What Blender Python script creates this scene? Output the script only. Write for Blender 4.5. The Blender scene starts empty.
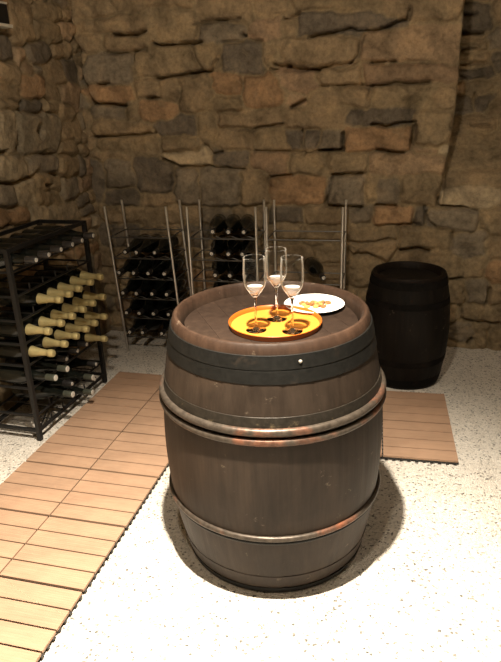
import bpy, bmesh, math, random
import numpy as np
from mathutils import Vector, Matrix, Euler
random.seed(7); rng = np.random.default_rng(11)
SC = bpy.context.scene; COL = SC.collection
R = math.radians

BACK_STONES="""-0.758 1.741 0.292 0.050 -0.055 d;-0.946 1.615 0.225 0.067 -0.046 b;-0.454 1.634 0.233 0.087 -0.049 p;-0.451 1.495 0.231 0.043 -0.040 r;-0.825 1.488 0.136 0.036 -0.039 b;-0.804 1.392 0.155 0.045 -0.033 b;-0.462 1.388 0.161 0.051 -0.033 k;-0.349 1.381 0.117 0.048 -0.033 b;-0.587 1.283 0.174 0.038 -0.026 d;-0.598 1.175 0.176 0.062 -0.020 o;-0.846 1.174 0.060 0.052 -0.019 g;-1.052 1.189 0.042 0.037 -0.020 d;-0.958 1.187 0.041 0.037 -0.020 d;-1.181 1.181 0.082 0.053 -0.019 k;-0.317 1.219 0.088 0.085 -0.023 k;-0.343 1.119 0.051 0.015 -0.016 p;-0.250 1.125 0.023 0.023 -0.017 l;-0.779 1.052 0.125 0.048 -0.012 k;-0.431 1.043 0.199 0.052 -0.012 p;-0.360 0.902 0.105 0.078 -0.003 k;-0.756 0.900 0.102 0.077 -0.002 g;-0.530 0.897 0.064 0.068 -0.002 g;-0.622 0.914 0.027 0.062 -0.003 k;-1.031 0.895 0.157 0.073 -0.002 o;-1.193 1.057 0.098 0.055 -0.012 r;-1.407 1.082 0.112 0.039 -0.013 d;-0.966 1.052 0.117 0.051 -0.012 k;-1.488 0.931 0.117 0.108 -0.004 g;-1.280 0.927 0.079 0.104 -0.004 b;-1.297 1.289 0.196 0.042 -0.026 b;-1.376 1.187 0.107 0.056 -0.020 b;-0.931 1.295 0.165 0.056 -0.027 b;-1.420 1.850 0.157 0.063 -0.059 b;-1.437 1.733 0.115 0.045 -0.052 g;-1.193 1.732 0.085 0.047 -0.053 r;-1.058 1.753 0.044 0.037 -0.054 b;-1.325 1.606 0.113 0.076 -0.045 d;-1.536 1.618 0.082 0.064 -0.045 k;-1.139 1.620 0.062 0.053 -0.046 b;-1.028 1.483 0.121 0.059 -0.038 r;-1.211 1.443 0.116 0.073 -0.035 o;-1.436 1.479 0.099 0.051 -0.037 o;-1.438 1.384 0.103 0.039 -0.031 k;-1.042 1.379 0.049 0.035 -0.032 p;-1.159 1.851 0.094 0.055 -0.060 b;-0.833 1.849 0.223 0.045 -0.061 k;-0.414 1.797 0.186 0.070 -0.059 b;-2.049 1.792 0.194 0.034 -0.053 b;-1.711 1.781 0.133 0.084 -0.054 k;-1.991 1.707 0.127 0.037 -0.049 b;-2.115 1.579 0.149 0.075 -0.041 g;-1.749 1.607 0.188 0.070 -0.044 k;-2.110 1.450 0.147 0.048 -0.034 o;-1.883 1.469 0.066 0.052 -0.035 b;-1.752 1.462 0.053 0.049 -0.035 b;-1.587 1.441 0.107 0.080 -0.034 b;-2.181 1.912 0.130 0.067 -0.060 b;-1.809 1.913 0.226 0.042 -0.061 b;-2.194 1.714 0.063 0.040 -0.049 b;-2.131 1.354 0.103 0.033 -0.028 g;-1.982 1.358 0.034 0.040 -0.029 k;-1.839 1.357 0.096 0.048 -0.029 o;-1.713 1.259 0.111 0.041 -0.023 d;-1.538 1.255 0.053 0.067 -0.023 k;-2.080 1.262 0.165 0.041 -0.023 b;-2.019 1.169 0.188 0.034 -0.018 k;-1.714 1.169 0.112 0.039 -0.018 k;-1.675 1.085 0.152 0.034 -0.013 l;-2.146 1.109 0.121 0.023 -0.014 b;-2.107 1.010 0.090 0.087 -0.009 g;-1.894 0.985 0.119 0.098 -0.007 d;-1.687 0.926 0.074 0.098 -0.004 g;-2.089 0.859 0.094 0.045 0.000 d;-1.878 0.853 0.105 0.039 0.000 b;-2.274 1.258 0.026 0.112 -0.023 b;-2.258 0.999 0.052 0.088 -0.008 d;-2.039 0.759 0.170 0.043 0.006 b;-1.737 0.755 0.120 0.048 0.006 b;-1.513 0.762 0.092 0.041 0.006 g;-1.306 0.763 0.102 0.041 0.006 b;-1.096 0.765 0.096 0.040 0.006 d;-0.874 0.760 0.114 0.046 0.006 b;-0.680 0.773 0.069 0.034 0.005 g;-0.491 0.763 0.109 0.045 0.006 o;-0.345 0.763 0.027 0.050 0.006 d;-0.173 0.745 0.133 0.052 0.007 g;0.032 0.736 0.061 0.068 0.008 k;-0.318 0.638 0.132 0.059 0.014 k;-0.072 0.608 0.086 0.064 0.016 g;-0.591 0.666 0.128 0.040 0.012 k;-0.599 0.585 0.129 0.029 0.017 b;-0.335 0.529 0.109 0.038 0.021 b;-0.161 0.475 0.056 0.061 0.025 k;-0.043 0.472 0.056 0.055 0.025 k;0.074 0.458 0.050 0.060 0.026 o;-0.146 0.325 0.065 0.066 0.034 k;-0.011 0.336 0.059 0.071 0.034 g;0.084 0.315 0.029 0.053 0.036 b;0.031 0.209 0.121 0.045 0.042 k;-0.073 0.084 0.064 0.062 0.050 g;0.035 0.080 0.038 0.059 0.051 k;0.124 0.069 0.043 0.056 0.052 k;-0.152 0.198 0.050 0.049 0.043 k;-1.100 0.660 0.083 0.041 0.012 k;-0.884 0.645 0.121 0.047 0.013 k;-1.072 0.553 0.113 0.042 0.019 b;-0.843 0.539 0.104 0.048 0.020 k;-0.885 0.424 0.133 0.055 0.027 b;-0.662 0.466 0.051 0.078 0.025 k;-2.131 0.641 0.120 0.050 0.013 d;-1.876 0.632 0.123 0.062 0.013 b;-1.638 0.641 0.076 0.055 0.013 d;-1.433 0.637 0.117 0.060 0.013 b;-0.120 1.769 0.081 0.058 -0.059 d;-0.125 1.680 0.068 0.022 -0.053 b;-0.108 1.626 0.080 0.022 -0.049 k;-0.139 1.565 0.043 0.032 -0.045 k;-0.043 1.562 0.044 0.025 -0.045 b;-0.087 1.489 0.097 0.032 -0.041 d;-0.145 1.422 0.024 0.028 -0.036 p;-0.046 1.414 0.064 0.052 -0.036 k;-0.019 1.340 0.045 0.045 -0.031 d;-0.126 1.322 0.054 0.053 -0.030 d;-0.080 1.223 0.120 0.034 -0.023 b;-0.087 1.145 0.136 0.035 -0.018 k;-0.087 1.049 0.147 0.051 -0.012 k;-0.088 0.951 0.159 0.036 -0.006 b;-0.102 0.859 0.158 0.045 0.000 l"""
BACK_GAPS="""1.2:-0.962 1.682,-0.833 1.708,-0.748 1.717,-0.632 1.702,-0.535 1.729,-0.473 1.748,-0.461 1.791;1.0:-1.176 1.543,-0.962 1.530,-0.743 1.559;.7:-0.743 1.559,-0.714 1.591,-0.691 1.682;.8:-0.898 1.449,-0.637 1.449,-0.346 1.448;.8:-0.632 1.449,-0.650 1.382;1.2:-0.630 1.252,-0.562 1.240,-0.414 1.261;1.4:-0.407 1.236,-0.421 1.125;1.0:-0.603 1.118,-0.466 1.105;1.2:-0.782 1.209,-0.775 1.121;.9:-0.906 1.117,-0.780 1.121;.9:-1.010 1.230,-0.994 1.098;1.1:-0.832 0.993,-0.680 1.003;1.1:-0.838 0.972,-0.875 0.823;.9:-0.863 0.817,-0.668 0.812;1.1:-1.188 0.980,-1.068 0.990;.8:-1.482 1.320,-1.472 1.283;1.0:-1.267 1.246,-1.182 1.255,-1.115 1.269;.7:-1.271 1.129,-0.989 1.108,-0.851 1.117;.8:-1.521 1.038,-1.333 1.025;.8:-1.584 1.781,-1.412 1.795,-1.331 1.796;1.0:-1.092 1.782,-1.014 1.796;1.3:-1.323 1.724,-1.312 1.714;1.0:-1.624 1.542,-1.509 1.552,-1.461 1.600;1.3:-1.154 1.567,-1.079 1.554;.9:-1.079 1.554,-0.909 1.527;1.2:-1.059 1.354,-0.994 1.383;1.4:-2.059 1.757,-1.936 1.751,-1.864 1.767;1.4:-1.829 1.706,-1.785 1.689,-1.715 1.691,-1.556 1.693;.8:-2.124 1.670,-1.993 1.664,-1.873 1.678;.6:-1.951 1.662,-1.952 1.544;1.1:-1.829 1.524,-1.694 1.529,-1.566 1.549;1.1:-2.183 1.506,-2.114 1.514;1.4:-2.236 1.433,-2.215 1.405,-2.117 1.392,-2.025 1.383;1.1:-1.887 1.427,-1.809 1.424;.9:-2.254 1.213,-2.044 1.220,-1.857 1.232;.9:-1.827 1.093,-1.721 1.046,-1.527 1.044;.7:-1.434 1.692,-1.211 1.680;.9:-0.591 0.818,-0.482 0.812;2.0:-2.299 1.889,-2.309 1.740,-2.277 1.713,-2.277 1.584,-2.255 1.477,-2.229 1.395;4.0:-2.306 1.029,-2.315 0.874;1.5:-2.309 1.145,-2.306 1.029;1.0:-0.202 1.187,-0.230 1.035,-0.265 0.824;.9:-0.259 0.813,-0.050 0.792;.9:-0.455 0.713,-0.375 0.719;.9:-0.448 0.570,-0.350 0.589,-0.294 0.562;.8:-0.175 0.676,-0.175 0.547;.9:-0.190 0.407,-0.099 0.415;1.0:0.055 0.362,0.039 0.260;.8:-0.091 0.255,-0.078 0.176,0.011 0.156,0.137 0.143;1.0:-0.332 0.807,-0.317 0.730,-0.272 0.709;1.0:-0.194 1.801,-0.093 1.795;1.0:-0.195 1.710,-0.060 1.698;1.0:-0.178 1.625,-0.075 1.624;.9:-0.161 1.543,-0.015 1.545;.9:-0.146 1.487,-0.107 1.476;1.1:-0.069 1.382,-0.054 1.334;.8:-0.082 1.224,0.020 1.216;.8:-1.562 1.161,-1.523 1.105,-1.463 1.121;.8:-0.641 1.554,-0.526 1.559;1.0:-0.011 0.049,-0.031 0.017"""
LEFT_STONES="""0.878 1.272 0.186 0.095 -0.058 G;0.625 1.288 0.061 0.090 -0.057 l;0.616 1.119 0.100 0.058 -0.110 l;0.862 1.114 0.125 0.040 -0.104 g;0.878 1.493 0.086 0.054 0.007 o;1.106 1.562 0.107 0.055 0.025 b;0.977 1.663 0.107 0.052 0.055 d;1.184 1.674 0.080 0.035 0.055 b;0.873 1.775 0.100 0.088 0.089 b;1.120 1.860 0.114 0.043 0.106 k;1.085 1.763 0.122 0.043 0.081 k;0.715 1.657 0.046 0.048 0.057 d;0.810 1.636 0.041 0.041 0.049 p;0.707 1.548 0.069 0.044 0.024 b;0.690 1.463 0.077 0.031 -0.002 b;0.844 1.401 0.077 0.028 -0.020 d;1.050 1.462 0.076 0.035 -0.002 b;1.218 1.457 0.073 0.052 -0.003 p;1.161 1.359 0.061 0.036 -0.030 b;1.177 1.262 0.083 0.048 -0.055 b;1.121 1.169 0.092 0.026 -0.082 k;1.108 1.078 0.102 0.053 -0.107 k;0.892 1.018 0.110 0.041 -0.131 k;1.100 0.968 0.083 0.054 -0.137 g;0.542 0.994 0.060 0.053 -0.152 g;0.695 0.988 0.074 0.053 -0.147 l;0.877 0.930 0.101 0.036 -0.156 k;0.569 0.895 0.115 0.028 -0.182 o;0.923 0.846 0.229 0.037 -0.178 l;1.241 1.581 0.063 0.051 0.029 d;1.022 1.393 0.066 0.025 -0.021 k;0.667 1.409 0.069 0.022 -0.019 k;0.370 1.374 0.178 0.061 -0.033 b;0.414 1.525 0.180 0.073 0.019 k;0.461 1.686 0.182 0.072 0.072 g;0.325 1.222 0.176 0.075 -0.086 k;0.279 1.065 0.174 0.065 -0.142 b"""
LEFT_GAPS="""1.5:0.538 1.194,0.601 1.202;1.0:0.699 1.270,0.695 1.199;1.0:0.876 1.164,0.997 1.158;1.0:0.501 1.064,0.613 1.049,0.776 1.063;6.0:0.874 1.289,0.886 1.269;1.0:0.693 1.736,0.764 1.725;.9:0.777 1.431,0.745 1.376;.8:0.850 1.002,0.923 0.992;.9:0.924 1.066,0.994 1.037"""

# ------------------------------------------------------------------ helpers
def link_mesh(name, bm, mat, parent=None, smooth=True, loc=None):
    me = bpy.data.meshes.new(name)
    bmesh.ops.recalc_face_normals(bm, faces=bm.faces)
    bm.to_mesh(me); bm.free()
    if smooth:
        for p in me.polygons: p.use_smooth = True
        try: me.set_sharp_from_angle(angle=R(38))
        except Exception: pass
    if mat: me.materials.append(mat)
    o = bpy.data.objects.new(name, me); COL.objects.link(o)
    if parent: o.parent = parent
    if loc: o.location = loc
    return o

def tag(o, label=None, cat=None, group=None, kind=None):
    if label: o['label'] = label
    if cat: o['category'] = cat
    if group: o['group'] = group
    if kind: o['kind'] = kind
    return o

def empty(name, loc=(0, 0, 0), rz=0.0):
    o = bpy.data.objects.new(name, None); COL.objects.link(o)
    o.empty_display_size = .05
    o.location = loc; o.rotation_euler = (0, 0, rz)
    return o

def dup(root, loc, rot=None, label=None, group=None):
    r = root.copy(); COL.objects.link(r); r.location = loc
    if rot is not None: r.rotation_euler = rot
    if label: r['label'] = label
    if group: r['group'] = group
    for ch in list(root.children):
        c = ch.copy(); COL.objects.link(c); c.parent = r
        for g in list(ch.children):
            d = g.copy(); COL.objects.link(d); d.parent = c
    return r

def lathe(bm, prof, n=48, closed=False, rfun=None, cap0=False, cap1=False, axis_off=(0, 0)):
    rings = []
    for (r, z) in prof:
        ring = []
        for k in range(n):
            a = 2 * math.pi * k / n
            rr = r if rfun is None else rfun(r, a, z)
            ring.append(bm.verts.new((axis_off[0] + rr * math.cos(a), axis_off[1] + rr * math.sin(a), z)))
        rings.append(ring)
    m = len(rings)
    for i in range(m if closed else m - 1):
        A, B = rings[i], rings[(i + 1) % m]
        for k in range(n):
            bm.faces.new((A[k], A[(k + 1) % n], B[(k + 1) % n], B[k]))
    if cap0: bm.faces.new(rings[0][::-1])
    if cap1: bm.faces.new(rings[-1])
    return rings

def torus(bm, Rr, z, r, n=96, m=10, sq=1.0):
    lathe(bm, [(Rr + r * math.cos(2 * math.pi * i / m), z + sq * r * math.sin(2 * math.pi * i / m)) for i in range(m)], n, closed=True)

def box(bm, c, s, rot=None, bev=0.0):
    t = bmesh.new()
    bmesh.ops.create_cube(t, size=1.0)
    for v in t.verts: v.co = Vector((v.co.x * s[0], v.co.y * s[1], v.co.z * s[2]))
    if bev: bmesh.ops.bevel(t, geom=list(t.edges), offset=bev, segments=2, affect='EDGES', profile=.6)
    M = Matrix.Translation(Vector(c)) @ (rot.to_4x4() if rot else Matrix.Identity(4))
    mp = {v: bm.verts.new(M @ v.co) for v in t.verts}
    for f in t.faces: bm.faces.new([mp[v] for v in f.verts])
    t.free()

def tube(bm, pts, r, n=10, cap=True):
    pts = [Vector(p) for p in pts]
    rings = []
    ref = None
    for i, p in enumerate(pts):
        d = (pts[min(i + 1, len(pts) - 1)] - pts[max(i - 1, 0)]).normalized()
        if ref is None: ref = Vector((0, 0, 1)) if abs(d.z) < .9 else Vector((1, 0, 0))
        x = d.cross(ref).normalized(); y = d.cross(x).normalized()
        rings.append([bm.verts.new(p + r * (math.cos(2 * math.pi * k / n) * x + math.sin(2 * math.pi * k / n) * y)) for k in range(n)])
    for A, B in zip(rings, rings[1:]):
        for k in range(n): bm.faces.new((A[k], A[(k + 1) % n], B[(k + 1) % n], B[k]))
    if cap:
        bm.faces.new(rings[0][::-1]); bm.faces.new(rings[-1])

# ------------------------------------------------------------------ materials
def mat(name):
    m = bpy.data.materials.new(name); m.use_nodes = True
    nt = m.node_tree
    return m, nt, nt.nodes['Principled BSDF']

def ramp(nt, src, stops, interp='LINEAR'):
    r = nt.nodes.new('ShaderNodeValToRGB'); r.color_ramp.interpolation = interp
    e = r.color_ramp.elements
    while len(e) < len(stops): e.new(.5)
    for i, (p, c) in enumerate(stops):
        e[i].position = p; e[i].color = (*c, 1) if len(c) == 3 else c
    nt.links.new(src, r.inputs[0])
    return r.outputs[0]

def coords(nt, scale=(1, 1, 1), rot=(0, 0, 0)):
    t = nt.nodes.new('ShaderNodeTexCoord'); mp = nt.nodes.new('ShaderNodeMapping')
    mp.inputs['Scale'].default_value = scale; mp.inputs['Rotation'].default_value = rot
    nt.links.new(t.outputs['Object'], mp.inputs[0])
    return mp.outputs[0]

def noise(nt, vec, scale, detail=4, rough=.55, dist=0):
    n = nt.nodes.new('ShaderNodeTexNoise')
    n.inputs['Scale'].default_value = scale; n.inputs['Detail'].default_value = detail
    n.inputs['Roughness'].default_value = rough; n.inputs['Distortion'].default_value = dist
    if vec: nt.links.new(vec, n.inputs['Vector'])
    return n.outputs['Fac']

def bump(nt, src, bs, strength=.3, dist=.01, prev=None):
    b = nt.nodes.new('ShaderNodeBump'); b.inputs['Strength'].default_value = strength; b.inputs['Distance'].default_value = dist
    nt.links.new(src, b.inputs['Height'])
    if prev: nt.links.new(prev, b.inputs['Normal'])
    nt.links.new(b.outputs[0], bs.inputs['Normal'])
    return b.outputs[0]

def mixc(nt, a, b, fac, mode='MIX'):
    m = nt.nodes.new('ShaderNodeMix'); m.data_type = 'RGBA'; m.blend_type = mode
    for sock, v in ((m.inputs[6], a), (m.inputs[7], b), (m.inputs[0], fac)):
        if hasattr(v, 'is_linked'): nt.links.new(v, sock)
        elif isinstance(v, (int, float)): sock.default_value = v
        else: sock.default_value = (*v, 1)
    return m.outputs[2]

def attr(nt, name):
    a = nt.nodes.new('ShaderNodeAttribute'); a.attribute_name = name
    return a.outputs['Color']

def simple(name, col, rough=.5, metal=0.0, var=0.0, vscale=20, bmp=0.0):
    m, nt, bs = mat(name)
    bs.inputs['Base Color'].default_value = (*col, 1)
    bs.inputs['Roughness'].default_value = rough; bs.inputs['Metallic'].default_value = metal
    if var or bmp:
        n = noise(nt, coords(nt), vscale)
        if var:
            c = ramp(nt, n, [(.3, tuple(x * (1 - var) for x in col)), (.7, tuple(min(1, x * (1 + var)) for x in col))])
            nt.links.new(c, bs.inputs['Base Color'])
        if bmp: bump(nt, n, bs, bmp, .004)
    return m

def wall_material():
    m, nt, bs = mat('rough_stone')
    v = coords(nt)
    big = noise(nt, v, 7, 6, .62, .4); fine = noise(nt, v, 46, 6, .7); mid = noise(nt, v, 19, 5, .6, .8)
    c = mixc(nt, attr(nt, 'Col'), ramp(nt, big, [(.3, (.5, .49, .47)), (.5, (1, .99, .97)), (.72, (1.5, 1.42, 1.3))]), 1.0, 'MULTIPLY')
    c = mixc(nt, c, ramp(nt, fine, [(.28, (.7, .69, .67)), (.5, (1, 1, 1)), (.75, (1.28, 1.26, 1.22))]), 1.0, 'MULTIPLY')
    c = mixc(nt, c, (.28, .22, .14), ramp(nt, mid, [(.58, (0, 0, 0)), (.74, (.55, .55, .55))]))
    nt.links.new(c, bs.inputs['Base Color'])
    bs.inputs['Roughness'].default_value = .9; bs.inputs['Specular IOR Level'].default_value = .2
    b1 = bump(nt, mid, bs, .55, .02)
    bump(nt, fine, bs, .3, .006, b1)
    return m

def gravel_material():
    m, nt, bs = mat('white_gravel')
    v = coords(nt)
    def vor(scale, feat='F1'):
        n = nt.nodes.new('ShaderNodeTexVoronoi'); n.inputs['Scale'].default_value = scale; n.feature = feat
        nt.links.new(v, n.inputs['Vector']); return n
    a = vor(155); e = vor(155, 'DISTANCE_TO_EDGE')
    sep = nt.nodes.new('ShaderNodeSeparateColor'); nt.links.new(a.outputs['Color'], sep.inputs[0])
    c = ramp(nt, sep.outputs[0], [(.0, (.14, .135, .12)), (.035, (.28, .265, .24)), (.10, (.60, .57, .515)), (.4, (.76, .715, .64)), (.97, (.86, .82, .75))])
    n = noise(nt, v, 3.5, 4)
    c = mixc(nt, c, ramp(nt, n, [(.3, (.9, .88, .85)), (.7, (1, 1, 1))]), 1.0, 'MULTIPLY')
    nt.links.new(c, bs.inputs['Base Color'])
    bs.inputs['Roughness'].default_value = .85; bs.inputs['Specular IOR Level'].default_value = .25
    h = ramp(nt, e.outputs['Distance'], [(0, (0, 0, 0)), (.25, (.8, .8, .8)), (.5, (1, 1, 1))])
    bump(nt, h, bs, .8, .005)
    return m

def stave_material(name, dark, light, red=.0):
    m, nt, bs = mat(name)
    g = noise(nt, coords(nt, (9, 9, .8)), 5, 6, .6, .3)
    w = noise(nt, coords(nt, (38, 38, 1.6)), 4, 4, .6)
    sp = noise(nt, coords(nt, (1, 1, 1.2)), 22, 5, .7)
    c = ramp(nt, g, [(.3, dark), (.7, light)])
    c = mixc(nt, c, ramp(nt, w, [(.3, (.92, .91, .9)), (.7, (1.06, 1.05, 1.04))]), 1.0, 'MULTIPLY')
    c = mixc(nt, c, attr(nt, 'Col'), 1.0, 'MULTIPLY')
    c = mixc(nt, c, (.22, .18, .13), ramp(nt, sp, [(.64, (0, 0, 0)), (.72, (.5, .5, .5))]))
    bl = noise(nt, coords(nt), 5.5, 5, .6, .6)
    c = mixc(nt, c, ramp(nt, bl, [(.3, (.68, .66, .64)), (.55, (1, 1, 1)), (.75, (1.3, 1.24, 1.18))]), 1.0, 'MULTIPLY')
    nt.links.new(c, bs.inputs['Base Color'])
    bs.inputs['Roughness'].default_value = .55; bs.inputs['Specular IOR Level'].default_value = .12 if 'dark' in name else .2
    bump(nt, w, bs, .25, .002)
    return m

def iron_material(name, base, rust, lo=.5, hi=.62, rough=.5, metal=.6, scale=9):
    m, nt, bs = mat(name)
    n = noise(nt, coords(nt), scale, 6, .65, .5); f = noise(nt, coords(nt), 70, 4)
    c = mixc(nt, base, rust, ramp(nt, n, [(lo, (0, 0, 0)), (hi, (1, 1, 1))]))
    c = mixc(nt, c, ramp(nt, f, [(.3, (.6, .6, .6)), (.7, (1.3, 1.3, 1.3))]), 1.0, 'MULTIPLY')
    nt.links.new(c, bs.inputs['Base Color'])
    bs.inputs['Roughness'].default_value = rough; bs.inputs['Metallic'].default_value = metal
    bs.inputs['Specular IOR Level'].default_value = .08 if 'dark' in name else .25
    bump(nt, f, bs, .3, .0015)
    return m

def deck_material():
    m, nt, bs = mat('brown_deck_board')
    g = noise(nt, coords(nt, (1.2, 14, 14)), 9, 5, .6); b = noise(nt, coords(nt), 6, 3)
    c = ramp(nt, g, [(.3, (.30, .188, .122)), (.7, (.35, .228, .150))])
    c = mixc(nt, c, ramp(nt, b, [(.3, (.86, .86, .86)), (.7, (1.1, 1.1, 1.1))]), 1.0, 'MULTIPLY')
    nt.links.new(c, bs.inputs['Base Color']); bs.inputs['Roughness'].default_value = .62
    bs.inputs['Specular IOR Level'].default_value = .3
    w = nt.nodes.new('ShaderNodeTexWave'); w.bands_direction = 'Y'; w.inputs['Scale'].default_value = 38
    nt.links.new(coords(nt), w.inputs['Vector'])
    bump(nt, w.outputs['Fac'], bs, .35, .0015)
    return m

def thin_glass(name):
    m = bpy.data.materials.new(name); m.use_nodes = True; nt = m.node_tree; nt.nodes.clear()
    out = nt.nodes.new('ShaderNodeOutputMaterial'); mx = nt.nodes.new('ShaderNodeMixShader')
    tr = nt.nodes.new('ShaderNodeBsdfTransparent'); gl = nt.nodes.new('ShaderNodeBsdfGlossy'); lw = nt.nodes.new('ShaderNodeLayerWeight')
    tr.inputs[0].default_value = (.965, .965, .955, 1); gl.inputs['Roughness'].default_value = .04; gl.inputs[0].default_value = (.95, .95, .93, 1)
    lw.inputs[0].default_value = .13
    df = nt.nodes.new('ShaderNodeBsdfDiffuse'); df.inputs[0].default_value = (.85, .83, .78, 1); tl = nt.nodes.new('ShaderNodeBsdfTranslucent'); tl.inputs[0].default_value = (.85, .83, .78, 1)
    m1 = nt.nodes.new('ShaderNodeMixShader'); m2 = nt.nodes.new('ShaderNodeMixShader'); m2.inputs[0].default_value = .45
    nt.links.new(df.outputs[0], m1.inputs[1]); nt.links.new(tl.outputs[0], m1.inputs[2])      # white put into the glass edges in place of bright reflections
    nt.links.new(gl.outputs[0], m2.inputs[1]); nt.links.new(m1.outputs[0], m2.inputs[2])
    nt.links.new(lw.outputs['Fresnel'], mx.inputs[0]); nt.links.new(tr.outputs[0], mx.inputs[1]); nt.links.new(m2.outputs[0], mx.inputs[2]); nt.links.new(mx.outputs[0], out.inputs[0])
    return m

def refraction_wine(name):  # clear wine coloured milky white to imitate the bright surroundings it refracts
    m = bpy.data.materials.new(name); m.use_nodes = True; nt = m.node_tree; nt.nodes.clear()
    out = nt.nodes.new('ShaderNodeOutputMaterial'); a = nt.nodes.new('ShaderNodeMixShader'); b = nt.nodes.new('ShaderNodeMixShader')
    tl = nt.nodes.new('ShaderNodeBsdfTranslucent'); df = nt.nodes.new('ShaderNodeBsdfDiffuse'); tr = nt.nodes.new('ShaderNodeBsdfTransparent')
    tl.inputs[0].default_value = (.90, .93, .95, 1); df.inputs[0].default_value = (.85, .87, .87, 1)
    a.inputs[0].default_value = .65; b.inputs[0].default_value = .35
    nt.links.new(df.outputs[0], a.inputs[1]); nt.links.new(tl.outputs[0], a.inputs[2])
    nt.links.new(a.outputs[0], b.inputs[1]); nt.links.new(tr.outputs[0], b.inputs[2]); nt.links.new(b.outputs[0], out.inputs[0])
    return m

def glass_material(name, col=(1, 1, 1), rough=0.0, ior=1.45, trans=1.0):
    m, nt, bs = mat(name)
    bs.inputs['Base Color'].default_value = (*col, 1); bs.inputs['Roughness'].default_value = rough
    bs.inputs['IOR'].default_value = ior; bs.inputs['Transmission Weight'].default_value = trans
    return m

M = dict(
    wall=wall_material(), gravel=gravel_material(), deck=deck_material(),
    stave=stave_material('worn_stave_wood', (.0225, .0158, .0112), (.038, .0272, .0196)),
    head=stave_material('worn_head_wood', (.0185, .0112, .0077), (.030, .019, .013)),
    dstave=stave_material('dark_stave_wood', (.006, .0052, .0045), (.012, .010, .0085)),
    dhoop=iron_material('dark_hoop', (.006, .0055, .005), (.010, .008, .007), metal=.0, rough=.8),
    hoop=iron_material('black_iron_hoop', (.0075, .0075, .0066), (.030, .022, .016), .58, .74, rough=.5, metal=.15),
    oldhoop=iron_material('scratched_hoop', (.026, .022, .017), (.16, .125, .075), .60, .72, rough=.4, metal=.3, scale=16),
    roll=iron_material('rusty_round_hoop', (.062, .050, .039), (.20, .078, .042), .52, .66, rough=.38, metal=.35, scale=4.0),
    rivet=simple('steel_rivet', (.34, .31, .27), .45, .4),
    plastic=simple('black_plastic', (.02, .019, .018), .6),
    orange=simple('orange_lacquer', (.55, .205, .03), .28, 0, .06, 8),
    orange_rim=simple('dark_orange_lacquer', (.36, .09, .010), .3),
    china=simple('white_china', (.86, .84, .80), .18),
    glass=thin_glass('clear_glass'), solid=glass_material('stem_glass'),
    wine=refraction_wine('wine_painted_refraction'),
    blackiron=simple('black_painted_iron', (.008, .0075, .007), .55, .2),
    chrome=simple('chrome_wire', (.62, .60, .56), .3, .9), wire=simple('dull_steel_wire', (.11, .105, .095), .45, .8),
    bottle=glass_material('dark_bottle_glass', (.006, .007, .0055), .16, 1.45, 0.0),
    gold=simple('gold_foil', (.52, .44, .21), .38, .45, .12, 60),
    blackcap=simple('black_capsule', (.018, .016, .015), .45),
    cap=simple('grey_green_capsule', (.055, .060, .045), .4, .3),
    dotw=simple('pale_capsule_end', (.50, .48, .43), .4),
    cracker=simple('baked_snack', (.30, .13, .04), .7, 0, .3, 90),
    cheese=simple('yellow_snack', (.46, .27, .075), .6, 0, .15, 70),
    paint=simple('pale_paint', (.55, .52, .44), .6), black=simple('black_gloss', (.006, .007, .009), .3),
    plaster=simple('rough_ceiling_stone', (.30, .24, .16), .9, 0, .2, 4, .4),
)

# ------------------------------------------------------------------ stone walls
def vnoise(x, y, s, seed):
    r = np.random.default_rng(seed).random((97, 97))
    X, Y = x / s, y / s
    i, j = np.floor(X).astype(int), np.floor(Y).astype(int)
    fx, fy = X - i, Y - j
    fx = fx * fx * (3 - 2 * fx); fy = fy * fy * (3 - 2 * fy)
    g = lambda a, b: r[a % 97, b % 97]
    return (g(i, j) * (1 - fx) + g(i + 1, j) * fx) * (1 - fy) + (g(i, j + 1) * (1 - fx) + g(i + 1, j + 1) * fx) * fy - .5

PAL = dict(o=(.315, .20, .112), r=(.27, .19, .125), p=(.31, .225, .145), b=(.25, .19, .118), k=(.24, .187, .116),
           g=(.195, .168, .128), d=(.120, .106, .088), l=(.38, .315, .215), G=(.25, .215, .155))
MORTAR = (.25, .198, .122)

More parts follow.
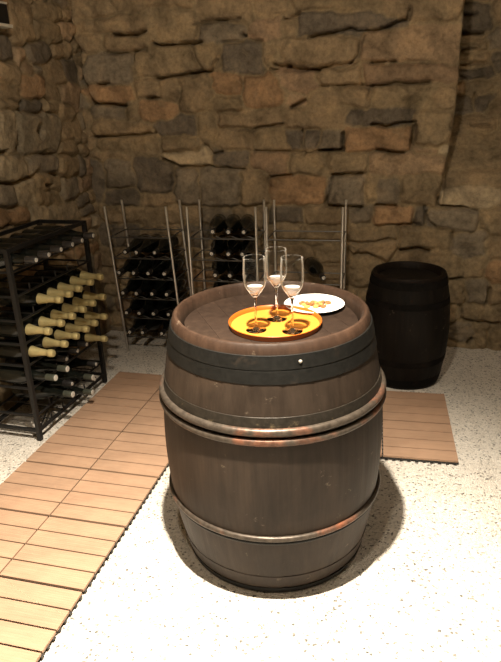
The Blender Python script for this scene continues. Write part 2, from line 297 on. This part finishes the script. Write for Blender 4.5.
def stone_wall(name, O, U, N, us, zs, stones, gaps, seed, rowh=(.07, .13), lenr=(.1, .32), recess=None, bulge=1.0, rough=1.0):
    """O origin on the floor line, U along the wall, N pointing into the masonry."""
    L = []
    for s in stones.split(';'):
        s = s.split(); L.append([float(q) for q in s[:5]] + [s[5]])
    rr = random.Random(seed)
    n0 = len(L)
    z = zs[0] - .02                                   # filler courses where nothing has been laid by hand
    while z < zs[-1] + .1:
        h = rr.uniform(*rowh); u = us[0] - rr.uniform(0, .2)
        while u < us[-1] + .1:
            w = rr.uniform(*lenr)
            cu, cz = u + w / 2, z + h / 2
            if not any(abs(cu - q[0]) < q[2] + w * .30 and abs(cz - q[1]) < q[3] + h * .30 for q in L[:n0]):
                L.append([cu, cz, w / 2 - .008, h / 2 - .007, rr.uniform(-.04, .04), rr.choice('bbkkrgpbdl' if rr.random() < .9 else 'o')])
            u += w
        z += h
    uu, zz = np.meshgrid(us, zs)
    U0, Z0 = uu.ravel(), zz.ravel()
    wu = U0 + .024 * vnoise(U0, Z0, .075, seed) + .016 * vnoise(U0, Z0, .03, seed + 1)
    wz = Z0 + .020 * vnoise(U0, Z0, .085, seed + 2) + .014 * vnoise(U0, Z0, .033, seed + 3)
    d1 = np.full(U0.shape, 9.); d2 = d1.copy(); idx = np.zeros(U0.shape, int)
    for k, (cu, cz, hu, hz, t, c) in enumerate(L):
        near = (np.abs(U0 - cu) < hu + .25) & (np.abs(Z0 - cz) < hz + .25)
        if not near.any(): continue
        ii = np.nonzero(near)[0]
        a, b = wu[ii] - cu, wz[ii] - cz
        x, y = a * math.cos(t) + b * math.sin(t), -a * math.sin(t) + b * math.cos(t)
        rad = min(.035, .7 * min(hu, hz))
        qx, qy = np.abs(x) - hu + rad, np.abs(y) - hz + rad
        d = np.hypot(np.maximum(qx, 0), np.maximum(qy, 0)) + np.minimum(np.maximum(qx, qy), 0) - rad
        c1 = d < d1[ii]
        d2[ii] = np.where(c1, d1[ii], np.minimum(d2[ii], d)); idx[ii] = np.where(c1, k, idx[ii]); d1[ii] = np.where(c1, d, d1[ii])
    g = np.clip((d2 - d1) / 2, 0, .2)
    K = len(L); r2 = np.random.default_rng(seed + 5)
    hs = r2.uniform(.004, .025, K) * bulge; tu = r2.uniform(-.09, .09, K); tz = r2.uniform(-.13, .08, K)
    cu = np.array([q[0] for q in L]); cz = np.array([q[1] for q in L])
    sm = lambda t: np.clip(t, 0, 1) ** 2 * (3 - 2 * np.clip(t, 0, 1))
    open_ = sm(vnoise(U0, Z0, .14, seed + 8) * 2.6 + .45)            # mortar is washed out in places only
    body = sm(g / .022)
    h = body * (hs[idx] + tu[idx] * np.clip(U0 - cu[idx], -.15, .15) + tz[idx] * np.clip(Z0 - cz[idx], -.08, .08))
    h -= .014 * open_ * (1 - sm(g / .012))
    h += rough * (.013 * vnoise(U0, Z0, .10, seed + 10) + .012 * vnoise(U0, Z0, .04, seed + 11) + .006 * vnoise(U0, Z0, .018, seed + 12) + .010 * vnoise(U0 * .25, Z0, .034, seed + 13))
    for gp in gaps.split(';'):
        if not gp: continue
        w, pts = gp.split(':'); w = float(w)
        P = [tuple(map(float, q.split())) for q in pts.split(',')]
        dm = np.full(U0.shape, 9.)
        jx = U0 + .012 * vnoise(U0, Z0, .05, seed + 20); jz = Z0 + .012 * vnoise(U0, Z0, .04, seed + 21)
        for (a, b), (c, d) in zip(P, P[1:]):
            e = (c - a, d - b); l2 = max(e[0] ** 2 + e[1] ** 2, 1e-9)
            t = np.clip(((jx - a) * e[0] + (jz - b) * e[1]) / l2, 0, 1)
            dm = np.minimum(dm, np.hypot(jx - a - t * e[0], jz - b - t * e[1]))
        hw = .0037 * w * (1 + 1.0 * vnoise(U0, Z0, .05, seed + 22))
        cut = 1 - sm((dm - hw) / .008)
        h -= cut * .05 * min(2.8, max(min(1.4, w), w * .8))
    if recess: h -= recess(U0, Z0)
    Pn = np.array(O)[None] + U0[:, None] * np.array(U)[None] + np.stack([0 * Z0, 0 * Z0, Z0], 1) - h[:, None] * np.array(N)[None]
    nu, nz = len(us), len(zs)
    q = (np.arange(nz - 1)[:, None] * nu + np.arange(nu - 1)[None]).ravel()
    F = np.stack([q, q + 1, q + nu + 1, q + nu], 1)
    me = bpy.data.meshes.new(name)
    me.from_pydata(Pn.tolist(), [], F.tolist())
    col = np.array([PAL[s[5]] for s in L]) * r2.uniform(.88, 1.12, (K, 1))
    col = col * .82 + np.array([.27, .205, .125])[None] * .18 * (1 if bulge == 1.0 else .95)
    m = sm(g / .010)[:, None]
    C = col[idx] * m + np.array(MORTAR)[None] * (1 - m)
    ca = me.color_attributes.new('Col', 'FLOAT_COLOR', 'POINT')
    ca.data.foreach_set('color', np.concatenate([C, np.ones((len(C), 1))], 1).astype(np.float32).ravel())
    me.polygons.foreach_set('use_smooth', np.ones(len(me.polygons), bool))
    me.materials.append(M['wall'])
    o = bpy.data.objects.new(name, me); COL.objects.link(o)
    return o

WA = R(-13.0)                                    # the back wall is turned a little from the camera
WU = np.array([math.cos(WA), math.sin(WA), 0]); WN = np.array([-math.sin(WA), math.cos(WA), 0])
WO = np.array([1.3, 3.25, 0])
LA = R(73.793)
LD = np.array([math.cos(LA), math.sin(LA), 0]); LN = np.array([LD[1], -LD[0], 0])   # LN points into the room
LO = np.array([-1.30769, 2.47348, 0])

def back_recess(u, z):                            # splayed window embrasure at the right end of the wall
    edge = -.212 - .05 * np.clip((1.3 - z) / .5, 0, 1)
    side = np.clip((u - edge) / .032, 0, 1); side = side * side * (3 - 2 * side)
    top = np.clip((z - .80) / .60, 0, 1)
    return side * (.02 * (z > .80) + .46 * top)

wb = stone_wall('wall_back', WO, WU, WN, np.concatenate([np.arange(-2.42, .5, .0075), np.arange(.5, 1.9, .05)]),
                np.concatenate([np.arange(-.03, 2.03, .0075), np.arange(2.05, 2.75, .05)]), BACK_STONES, BACK_GAPS, 3, recess=back_recess)
wl = stone_wall('wall_left', LO, LD, -LN, np.concatenate([np.arange(-4.6, .2, .06), np.arange(.2, 1.62, .0075)]),
                np.concatenate([np.arange(-.03, .5, .03), np.arange(.5, 2.1, .0075), np.arange(2.12, 2.75, .05)]), LEFT_STONES, LEFT_GAPS, 9,
                rowh=(.06, .12), lenr=(.07, .18), bulge=.9, rough=.5)
tag(wb, kind='structure'); tag(wl, kind='structure')

def slab(name, c, s, rz, m):
    bm = bmesh.new(); box(bm, (0, 0, 0), s)
    o = link_mesh(name, bm, m, smooth=False); o.location = c; o.rotation_euler = (0, 0, rz)
    return tag(o, kind='structure')
slab('wall_right', (2.35, .6, 1.36), (.1, 5.6, 2.75), WA, M['plaster'])
slab('wall_front', (-.2, -1.9, 1.36), (5.6, .1, 2.75), WA, M['plaster'])
slab('ceiling', (.2, .8, 2.78), (6.2, 7.2, .1), WA, M['plaster'])

# gravel floor: one gently uneven sheet
xs, ys = np.arange(-3.0, 3.3, .06), np.arange(-2.6, 4.4, .06)
gx, gy = np.meshgrid(xs, ys)
gz = np.minimum(0, .012 * vnoise(gx.ravel(), gy.ravel(), .35, 40) - .003)
nu = len(xs)
q = (np.arange(len(ys) - 1)[:, None] * nu + np.arange(nu - 1)[None]).ravel()
me = bpy.data.meshes.new('floor')
me.from_pydata(np.stack([gx.ravel(), gy.ravel(), gz], 1).tolist(), [], np.stack([q, q + 1, q + nu + 1, q + nu], 1).tolist())
me.polygons.foreach_set('use_smooth', np.ones(len(me.polygons), bool)); me.materials.append(M['gravel'])
fl = bpy.data.objects.new('floor', me); COL.objects.link(fl); tag(fl, kind='structure')

# ------------------------------------------------------------------ barrels
def col_layer(o, fn):
    me = o.data; ca = me.color_attributes.new('Col', 'FLOAT_COLOR', 'POINT')
    for v in me.vertices:
        c = fn(v.co); ca.data[v.index].color = (c[0], c[1], c[2], 1)

def bulge_fn(h, re, rb): return lambda z: re + (rb - re) * (1 - ((z - h / 2) / (h / 2)) ** 2)

def barrel(name, label, loc, h, re, rb, nst, ms, mh, head_drop, rot, hoops):
    root = empty(name, loc, rot); tag(root, label, 'barrel')
    rf = bulge_fn(h, re, rb)
    gr = random.Random(5); tone = [gr.uniform(.9, 1.1) for _ in range(nst)]
    lift = [gr.uniform(-.0005, .0005) for _ in range(nst)]
    n = nst * 10
    def rfun(r, a, z):
        f = a / (2 * math.pi) * nst; e = abs(f - round(f))
        return r + lift[int(f) % nst] - .0012 * max(0, 1 - e / .045)
    t = .022
    prof = [(rf(h * i / 40), h * i / 40) for i in range(41)]
    prof[0] = (prof[0][0] - .003, 0.0); prof.insert(1, (rf(.004), .004))
    prof[-1] = (prof[-1][0] - .004, h); prof.insert(-1, (rf(h - .005), h - .005))
    inner = [(re - .012, h), (re - t + .002, h - .010), (re - t, h - head_drop - .03), (re - t, h - head_drop - .05)]
    bm = bmesh.new(); lathe(bm, prof + inner, n, rfun=rfun)
    bm2 = bm
    st = link_mesh('staves', bm2, ms, root)
    def tc(co):
        f = (math.atan2(co.y, co.x) % (2 * math.pi)) / (2 * math.pi) * nst
        e = abs(f - round(f)); k = tone[int(f) % nst]
        if co.z > h - .034: return (k * 1.3, k * 1.04, k * .92)      # redder bare wood of the chime
        return (k, k * .99, k * .97)
    col_layer(st, tc)
    # head: planks with fine seams
    hz = h - head_drop; rh = re - t - .009; npk = 7
    bm = bmesh.new(); pw = 2 * rh / npk
    for k in range(npk):
        x0, x1 = -rh + k * pw + .0003, -rh + (k + 1) * pw - .0003
        top, pts = [], []
        xsn = [x0 + (x1 - x0) * i / 6 for i in range(7)]
        pts = [(x, math.sqrt(max(0, rh * rh - x * x))) for x in xsn] + [(x, -math.sqrt(max(0, rh * rh - x * x))) for x in reversed(xsn)]
        clean = []
        for p in pts:
            if not clean or (abs(p[0] - clean[-1][0]) + abs(p[1] - clean[-1][1])) > 1e-5: clean.append(p)
        A = [bm.verts.new((x, y, hz)) for x, y in clean]; B = [bm.verts.new((x, y, hz - .02)) for x, y in clean]
        bm.faces.new(A); bm.faces.new(B[::-1])
        for i in range(len(A)): bm.faces.new((A[i], B[i], B[(i + 1) % len(A)], A[(i + 1) % len(A)]))
    hd = link_mesh('head', bm, mh, root, smooth=False)
    tt = [gr.uniform(.93, 1.07) for _ in range(npk)]
    col_layer(hd, lambda co: [tt[max(0, min(npk - 1, int((co.x + rh) / pw)))]] * 3)
    for hp in hoops:
        bm = bmesh.new()
        if hp[0] == 'band':
            _, z0, z1, th, m, lab = hp
            zz = [z0 + (z1 - z0) * i / 6 for i in range(7)]
            pr = [(rf(z0) - .003, z0)] + [(rf(z) + th, z) for z in zz] + [(rf(z1) - .003, z1)]
            pr.insert(1, (rf(z0) + th * .7, z0 - .0006)); pr.insert(-1, (rf(z1) + th * .7, z1 + .0006))
            lathe(bm, pr, 128)
        else:
            _, zc, r, m, lab = hp
            torus(bm, rf(zc) + r * .35, zc, r, 144, 12, 1.05)
        o = link_mesh('hoop', bm, m, root)
        if lab: o['label'] = lab
        if hp[0] == 'band' and hp[3] > .0026:      # riveted lap joint
            ang = R(-78) - rot if 'wide' in (lab or '') else R(-60)
            for dz in (.5,):
                z = hp[1] + (hp[2] - hp[1]) * dz
                for da in (0,):
                    b2 = bmesh.new(); bmesh.ops.create_uvsphere(b2, u_segments=10, v_segments=6, radius=.0055)
                    for v in b2.verts: v.co.z *= .9
                    rv = link_mesh('rivet', b2, M['rivet'], o)
                    rr = rf(z) + hp[3]
                    rv.location = (rr * math.cos(ang + da), rr * math.sin(ang + da), z)
    return root

B1 = (.0615, 1.7156, 0)
barrel('wine_barrel', 'large worn grey-brown wooden barrel carrying the orange tray and white plate', B1, .814, .2915, .346, 24,
       M['stave'], M['head'], .036, R(18), [
           ('band', .750, .786, .0034, M['hoop'], 'wide black iron hoop below the rim'),
           ('band', .712, .7495, .0022, M['hoop'], 'black iron hoop'),
           ('band', .590, .624, .0024, M['oldhoop'], 'dull brown iron hoop with pale scratches'),
           ('roll', .584, .0115, M['roll'], 'half-round grey hoop with copper-red rust'),
           ('roll', .556, .0105, M['roll'], 'half-round rusty hoop'),
           ('roll', .240, .0085, M['roll'], 'half-round rusty hoop near the bottom'),
           ('roll', .2255, .0065, M['hoop'], None),
           ('band', .030, .077, .0016, M['stave'], 'brown band above the bottom edge'),
           ('band', .004, .024, .0030, M['hoop'], 'dark bottom hoop')])
barrel('wine_barrel', 'smaller near-black barrel standing against the stone wall', (.800, 2.905, 0), .578, .178, .214, 20,
       M['dstave'], M['dstave'], .03, R(5), [
           ('band', .525, .562, .002, M['dhoop'], None), ('band', .43, .46, .002, M['dhoop'], None),
           ('band', .13, .16, .002, M['dhoop'], None), ('band', .015, .055, .002, M['dhoop'], None)])
for o in bpy.data.objects:                        # the brown band has its own stave tone
    if o.type == 'MESH' and o.data.materials and o.data.materials[0] in (M['stave'], M['head'], M['dstave']) and 'Col' not in o.data.attributes:
        col_layer(o, lambda co: (1, 1, 1))

# ------------------------------------------------------------------ on the barrel head
HZ = .814 - .036
def make_tray():
    root = empty('serving_tray', (.073, 1.660, HZ)); tag(root, 'round orange serving tray with low rim holding three flutes', 'tray')
    r = .1330
    bm = bmesh.new(); lathe(bm, [(.0005, .0), (r - .004, .0), (r - .004, .005), (.0005, .005)], 72, cap1=False)
    link_mesh('base', bm, M['orange'], root)
    bm = bmesh.new(); lathe(bm, [(r - .004, .0), (r, .001), (r + .004, .016), (r + .0028, .0175), (r + .0005, .016), (r - .004, .0055)], 72, closed=True)
    link_mesh('rim', bm, M['orange_rim'], root)['label'] = 'darker orange rim'
make_tray()

def make_plate():
    root = empty('snack_plate', (.2045, 1.8105, HZ)); tag(root, 'round white plate of snacks behind the orange tray', 'plate')
    r = .095
    bm = bmesh.new()
    lathe(bm, [(.001, .003), (.05, .003), (.053, .0), (.058, .0), (.06, .003), (r - .002, .0115), (r, .0135), (r - .002, .0145), (.066, .0085), (.058, .0062), (.001, .0062)], 72)
    link_mesh('dish', bm, M['china'], root)
make_plate()
rs = random.Random(21)
for k in range(26):
    a = rs.uniform(0, 6.28); d = math.sqrt(rs.random())
    x, y = .2075 + .050 * d * math.cos(a), 1.8065 + .030 * d * math.sin(a)
    bm = bmesh.new()
    s = (rs.uniform(.012, .020), rs.uniform(.009, .014), rs.uniform(.005, .009))
    box(bm, (0, 0, s[2] / 2), s, None, .0018)
    for v in bm.verts: v.co.z += .0012 * math.sin(v.co.x * 300)
    o = link_mesh('snack_piece', bm, M['cracker'] if k % 5 < 2 else M['cheese'])
    o.location = (x, y, HZ + .0066 + (.0055 if d < .55 and k > 12 else 0)); o.rotation_euler = (rs.uniform(-.12, .12), rs.uniform(-.12, .12), rs.uniform(0, 3.1))
    tag(o, 'small yellow-brown snack piece heaped on the white plate', 'snack', 'snack pieces on the plate')

def make_flute(label, loc, first=None):
    if first: return dup(first, loc, (0, 0, 0), label)
    root = empty('champagne_flute', loc); tag(root, label, 'glass', 'champagne flutes on the tray')
    bm = bmesh.new()   # foot and stem in one, then the bowl
    lathe(bm, [(.0006, .0), (.0285, .0), (.0295, .0010), (.0285, .0020), (.012, .0042), (.0045, .009), (.0032, .02), (.0030, .07), (.0036, .090), (.006, .0985), (.0006, .0986)], 40)
    link_mesh('stem', bm, M['solid'], root)
    out = [(.0006, .0988), (.0065, .0992), (.0125, .107), (.0205, .118), (.0282, .131), (.0318, .146), (.0326, .166), (.0318, .190), (.0305, .213)]
    inn = [(r - .0011, z) for r, z in out[3:]]
    inn = [(.0006, .1045), (.0100, .1095), (.0186, .119)] + inn[1:]
    bm = bmesh.new(); lathe(bm, out + [(.0299, .2136)] + inn[::-1], 44)
    link_mesh('bowl', bm, M['glass'], root)
    bm = bmesh.new(); lathe(bm, [(.0006, .1050), (.0095, .1100), (.0180, .1194), (.0250, .1290), (.0006, .1291)], 40)
    link_mesh('wine', bm, M['wine'], root)['label'] = 'sparkling wine left in the bowl, coloured white for refracted light'
    return root
TZ = HZ + .0052
f1 = make_flute('champagne flute nearest the left edge of the orange tray', (.0165, 1.612, TZ))
make_flute('champagne flute at the back of the orange tray', (.0805, 1.698, TZ), f1)
make_flute('champagne flute at the front right of the tray beside the plate', (.1185, 1.592, TZ), f1)

# ------------------------------------------------------------------ deck tiles
TS = .30
def tile_mesh():
    bm = bmesh.new()
    for k in range(4):
        box(bm, (0, -.1476 + .0738 * (k + .5), .0155), (.2950, .0686, .010), None, .0014)
    return bm
def base_mesh():
    bm = bmesh.new()
    box(bm, (0, 0, .0065), (.288, .286, .007))
    for k in range(10):
        p = -.135 + .03 * k
        for s in (-1, 1):
            box(bm, (s * .1455, p, .0055), (.008, .012, .009)); box(bm, (p, s * .1455, .0055), (.012, .007, .009))
    for i in range(5):
        for j in range(5): box(bm, (-.12 + .06 * i, -.12 + .06 * j, .002), (.018, .018, .004))
    return bm
tile0 = None
ORD = ['first', 'second', 'third', 'fourth', 'fifth', 'sixth', 'seventh', 'eighth']
def put_tile(p, rz, label, group):
    global tile0
    if tile0 is None:
        tile0 = empty('deck_tile', (p[0], p[1], 0), rz); tag(tile0, label, 'deck tile', group)
        link_mesh('slats', tile_mesh(), M['deck'], tile0, smooth=False)
        link_mesh('base_grid', base_mesh(), M['plastic'], tile0, smooth=False)['label'] = 'black plastic base grid'
    else: dup(tile0, (p[0], p[1], 0), (0, 0, rz), label, group)
DA = R(-14.875); DO = np.array([-.5956, 2.3848])
du = np.array([math.cos(DA), math.sin(DA)]); dv = np.array([math.sin(DA), -math.cos(DA)])
for c in (0, 1):
    for r in range(-2, 5 if c else 4):
        p = DO + du * TS * (c - .5) + dv * TS * (r + .5)
        put_tile(p, DA + rs.uniform(-.003, .003), 'brown deck tile in the walkway column nearer the %s, %s from far end' % (('black rack', 'barrel')[c], ORD[r + 2]), 'brown deck tiles of the walkway')
EA = R(-12.0); eu = np.array([math.cos(EA), math.sin(EA)]); ev = np.array([math.sin(EA), -math.cos(EA)])
EO = np.array([.940, 2.640])
for c in range(3):
    for r in range(2):
        p = EO - eu * TS * (c + .5) + ev * TS * (r + .5)
        nm = ('outer end of the branch past the barrel', 'middle of the branch hidden behind the big barrel', 'inner end of the branch behind the big barrel')[c]
        put_tile(p, EA, 'brown deck tile at the %s, %s row' % (nm, ('far', 'near')[r]), 'brown deck tiles behind the barrel')

# ------------------------------------------------------------------ bottles (axis along +x, neck at +x, origin at the middle of the body's underside)
def bottle_profile(): return [(.0005, -.150), (.030, -.150), (.040, -.147), (.0435, -.138), (.0435, -.025), (.0415, -.008), (.035, .016), (.0245, .040), (.0185, .066), (.0145, .095), (.0124, .120), (.0122, .149), (.0005, .149)]
def lay(bm):
    for v in bm.verts: v.co = Vector((v.co.z, v.co.y, v.co.x + .0435))
def make_bottle(style, label, cat, group, loc, rot):
    root = empty('wine_bottle', loc); root.rotation_euler = rot; tag(root, label, cat, group)
    bm = bmesh.new(); lathe(bm, bottle_profile(), 28); lay(bm); link_mesh('glass', bm, M['bottle'], root)
    bm = bmesh.new()
    if style == 'gold':
        lathe(bm, [(.0252, .0425), (.0226, .055), (.0192, .070), (.0153, .095), (.0134, .116), (.0130, .121), (.0162, .125), (.0172, .135), (.0165, .144), (.0138, .152), (.0010, .153)], 24)
        lay(bm); link_mesh('foil', bm, M['gold'], root)['label'] = 'gold foil on the neck'
    else:
        lathe(bm, [(.0152, .108), (.0145, .125), (.0148, .151), (.0140, .1525)], 20)
        lay(bm); f = link_mesh('capsule', bm, M['cap' if style == 'olive' else 'blackcap'], root)
        bm = bmesh.new(); e = .0132 if style == 'olive' else .0088
        lathe(bm, [(e + .0006, .1520), (e, .1545), (.001, .1552)], 20)
        lay(bm); link_mesh('capsule_end', bm, M['dotw'], f)['label'] = 'pale capsule end'
    return root
protos = {}
def put_bottle(style, label, group, loc, rot):
    if style not in protos: protos[style] = make_bottle(style, label, 'bottle', group, loc, rot)
    else:
        b = dup(protos[style], loc, rot, label, group)

# ------------------------------------------------------------------ black iron rack at the left wall
RO = np.array([-.962, 2.373]); RX = LN[:2]; RY = LD[:2]      # RX out of the wall, RY along it towards the far wall
RL, RD, RH = .602, .25, .872
def rp(t, d, z): return Vector((RO[0] + RY[0] * t + RX[0] * d, RO[1] + RY[1] * t + RX[1] * d, z))
rz_rack = math.atan2(RX[1], RX[0])
LEV = [.055, .125, .258, .366, .466, .570, .676, .781]     # underside of the bottles in each level
def iron_rack():
    root = empty('bottle_rack', (RO[0], RO[1], 0), rz_rack); tag(root, 'black iron bottle rack by the walkway holding gold-foiled bottles', 'wine rack')
    q = 1 / 1
    for t in (0, RL):
        for d in (0, -RD):
            bm = bmesh.new(); box(bm, (d, t, RH / 2), (.020, .020, RH), None, .002); link_mesh('post', bm, M['blackiron'], root, smooth=False)
    bm = bmesh.new()
    for d in (0, -RD): box(bm, (d, RL / 2, RH - .008), (.016, RL, .016))
    for t in (0, RL): box(bm, (-RD / 2, t, RH - .008), (RD, .016, .016))
    tube(bm, [(-RD, 0, RH - .012), (0, RL, RH - .012)], .005, 6)
    link_mesh('top_frame', bm, M['blackiron'], root, smooth=False)
    bm = bmesh.new()
    for d in (0, -RD): box(bm, (d, RL / 2, .045), (.012, RL, .012))
    for t in (0, RL): box(bm, (-RD / 2, t, .045), (RD, .012, .012))
    tube(bm, [(-RD, RL, .045), (0, 0, .045)], .005, 6)
    link_mesh('bottom_frame', bm, M['blackiron'], root, smooth=False)
    for z in LEV:
        bm = bmesh.new()
        for d in (.0, -RD + .02): tube(bm, [(d, 0, z - .006), (d, RL, z - .006)], .0055, 8)
        for t in (0, RL): tube(bm, [(0, t, z - .006), (-RD, t, z - .006)], .005, 8)
        for k in range(7):      # uprights of the bottle cells
            t = .008 + k * .0985
            tube(bm, [(0, t, z - .006), (0, t, z + .028)], .0035, 6)
            tube(bm, [(0, t, z - .006), (-RD + .02, t, z - .006)], .003, 6)
        link_mesh('shelf', bm, M['blackiron'], root)
    return root
iron_rack()
rowname = {7: 'top row', 5: 'upper gold row', 4: 'middle gold row', 3: 'lower gold row', 2: 'row under the gold ones', 1: 'second lowest row', 0: 'lowest row'}
TIP = {7: [.491, .394, .309, .212, .122, .032], 5: [.527, .438, .331, .245, .162], 4: [.531, .433, .340, .247, .151, .057], 3: [.518, .427, .341, .248, .157, .053],
       2: [.495, .41, .32, .225, .13, .035], 1: [.47, .326, .235, .144], 0: [.44, .30]}
for lv, ts in TIP.items():
    for k, t in enumerate(ts):
        gold = lv in (3, 4, 5) or (lv == 2 and k == 0)
        if lv == 2 and k == 5: pass
        olive = (lv == 2 and k in (4, 5)) or (lv == 1 and k in (1, 3)) or (lv == 0 and k == 1)
        out = .108 if gold or lv == 7 or olive else .045
        p = rp(t, out - .153, LEV[lv] + .000)
        lab = ('gold-foiled bottle' if gold else 'olive-capped bottle' if olive else 'dark bottle') + ' in the black iron rack, %s, %s from far end' % (rowname[lv], ORD[k])
        put_bottle('gold' if gold else 'olive' if olive else 'dark', lab, ('gold-foiled' if gold else 'dark') + ' bottles in the black iron rack', p, (rs.uniform(0, 6) * 0, 0, rz_rack + rs.uniform(-.03, .03)))

# ------------------------------------------------------------------ chrome racks at the back wall
CO = np.array([-.741, 3.374]); CU = WU[:2]; CN = WN[:2]
CH, CD = .868, .235
LEAN = -.050
CLV = [.10, .22, .34, .46, .58, .70]
def chrome_rack(u0, w, label, levels=tuple(CLV), cradle=True, lean=0.0):
    p = CO + CU * u0
    root = empty('bottle_rack', (p[0], p[1], 0), WA); tag(root, label, 'wine rack', 'chrome bottle racks')
    for x in (0, w):
        for y in (0, CD):
            bm = bmesh.new(); tube(bm, [(x, y, 0), (x, y, CH)], .0072, 12); link_mesh('post', bm, M['chrome'], root)
    for z in levels:
        bm = bmesh.new()
        for y in (.004, CD - .004): tube(bm, [(0, y, z - .006), (w, y, z - .006)], .004, 8)
        for x in (0, w): tube(bm, [(x, 0, z - .006), (x, CD, z - .006)], .0035, 8)
        for y in (.0, CD) if cradle else ():             # wire cradle under each row
            n = 48
            tube(bm, [(w * i / n, y, z + .004 - .006 * math.cos(8 * math.pi * i / n)) for i in range(n + 1)], .0018, 6)
        link_mesh('shelf', bm, M['wire'], root)
    if lean:
        for c in root.children:
            for v in c.data.vertices: v.co.x += lean * v.co.z
    return root
RACKS = [('chrome rack nearest the corner', -.003, .358), ('middle chrome rack', .432, .378), ('chrome rack nearest the dark barrel', .868, .398)]
chrome_rack(RACKS[0][1], RACKS[0][2], 'tall chrome wire rack nearest the wall corner, filled with dark bottles', lean=LEAN)
chrome_rack(RACKS[1][1], RACKS[1][2], 'tall chrome wire rack in the middle of three along the back wall')
chrome_rack(RACKS[2][1], RACKS[2][2], 'tall chrome wire rack nearest the dark barrel, nearly empty', (.10, .46, .70), False)
def rack_bottle(ri, lv, x, lab, tilt=0.0, rot=0.0):
    p = CO + CU * (RACKS[ri][1] + x + (LEAN * CLV[lv] if ri == 0 else 0)) + CN * .105
    put_bottle('dark', lab, 'dark bottles in the chrome racks', (p[0], p[1], CLV[lv]), (0, tilt, WA - math.pi / 2 + rot))
LVN = ['lowest', 'second', 'third', 'fourth', 'fifth', 'sixth']
AX = {4: [.105, .175, .275], 3: [.05, .135, .22, .308], 2: [.05, .135, .22, .308], 1: [.05, .135, .22, .308], 0: [.05, .135, .245]}
for lv, L_ in AX.items():
    for k, x in enumerate(L_):
        rack_bottle(0, lv, x, 'dark bottle in corner chrome rack, %s shelf up, %s from its left post' % (LVN[lv], ORD[k]), rot=rs.uniform(-.05, .05))
for lv in (5, 4, 3, 2):
    for k, x in enumerate((.13, .215, .30)):
        rack_bottle(1, lv, x, 'dark bottle in middle chrome rack, %s shelf up, %s from its left post' % (LVN[lv], ORD[k]), rot=.10 + rs.uniform(-.05, .05))
rack_bottle(2, 3, .255, 'lone dark bottle lying in the nearly empty chrome rack', rot=.35)

# ------------------------------------------------------------------ small box high on the left wall
p = LO + LD * .662 + LN * .02
wbx = empty('wall_box', (p[0], p[1], 1.745), rz_rack); tag(wbx, 'small black square box with a pale edge high on the left wall', 'wall box')
bm = bmesh.new(); box(bm, (0, 0, .055), (.05, .10, .082), None, .005); link_mesh('front', bm, M['black'], wbx, smooth=False)
bm = bmesh.new(); box(bm, (.002, .004, .006), (.060, .118, .014), None, .003); box(bm, (0, 0, .1), (.054, .104, .008), None, .002)
link_mesh('ledge', bm, M['paint'], wbx, smooth=False)['label'] = 'pale edge'

# ------------------------------------------------------------------ light and camera
def spot(name, loc, target, energy, size, blend, radius, col):
    l = bpy.data.lights.new(name, 'SPOT'); l.energy = energy; l.spot_size = R(size); l.spot_blend = blend; l.shadow_soft_size = radius; l.color = col
    o = bpy.data.objects.new(name, l); COL.objects.link(o); o.location = loc
    o.rotation_euler = (Vector(target) - Vector(loc)).to_track_quat('-Z', 'Y').to_euler()
    return o
KEY = (-.06, 1.07, 2.66)
spot('key_or_fill_spot', KEY, (-.30, .46, 0), 1480, 107, 1.0, .035, (1.0, .88, .72))
spot('key_or_fill_spot', (1.15, 1.75, 2.66), (1.15, 2.1, 0), 34, 96, 1.0, .05, (1.0, .86, .68))  # added fill lamp without a known fixture, lifts the shade on the right
spot('key_or_fill_spot', (-.25, .35, 2.66), (-.2, 3.5, 1.15), 118, 122, 1.0, .06, (1.0, .86, .68))  # added wash lamp without a known fixture, brightens the back and left walls
w = bpy.data.worlds.new('cellar'); SC.world = w; w.use_nodes = True
w.node_tree.nodes['Background'].inputs[0].default_value = (.02, .016, .011, 1)
w.node_tree.nodes['Background'].inputs[1].default_value = .3

cam = bpy.data.cameras.new('camera'); co = bpy.data.objects.new('camera', cam); COL.objects.link(co)
F, PITCH, ROLL = 604.0, .367912, -.035641
cam.sensor_fit = 'VERTICAL'; cam.sensor_height = 36.0; cam.lens = F * 36.0 / 662
cam.clip_start = .02
fw = Vector((0, math.cos(PITCH), -math.sin(PITCH))); rt = Vector((1, 0, 0)); up = rt.cross(fw)
r2 = math.cos(ROLL) * rt + math.sin(ROLL) * up; u2 = -math.sin(ROLL) * rt + math.cos(ROLL) * up
co.matrix_world = Matrix(((r2.x, u2.x, -fw.x, 0), (r2.y, u2.y, -fw.y, 0), (r2.z, u2.z, -fw.z, 1.4021), (0, 0, 0, 1)))
SC.camera = co
SC.view_settings.view_transform = 'Standard'; SC.view_settings.look = 'None'
SC.view_settings.exposure = 0.0; SC.view_settings.gamma = 1.0; SC.view_settings.use_curve_mapping = False
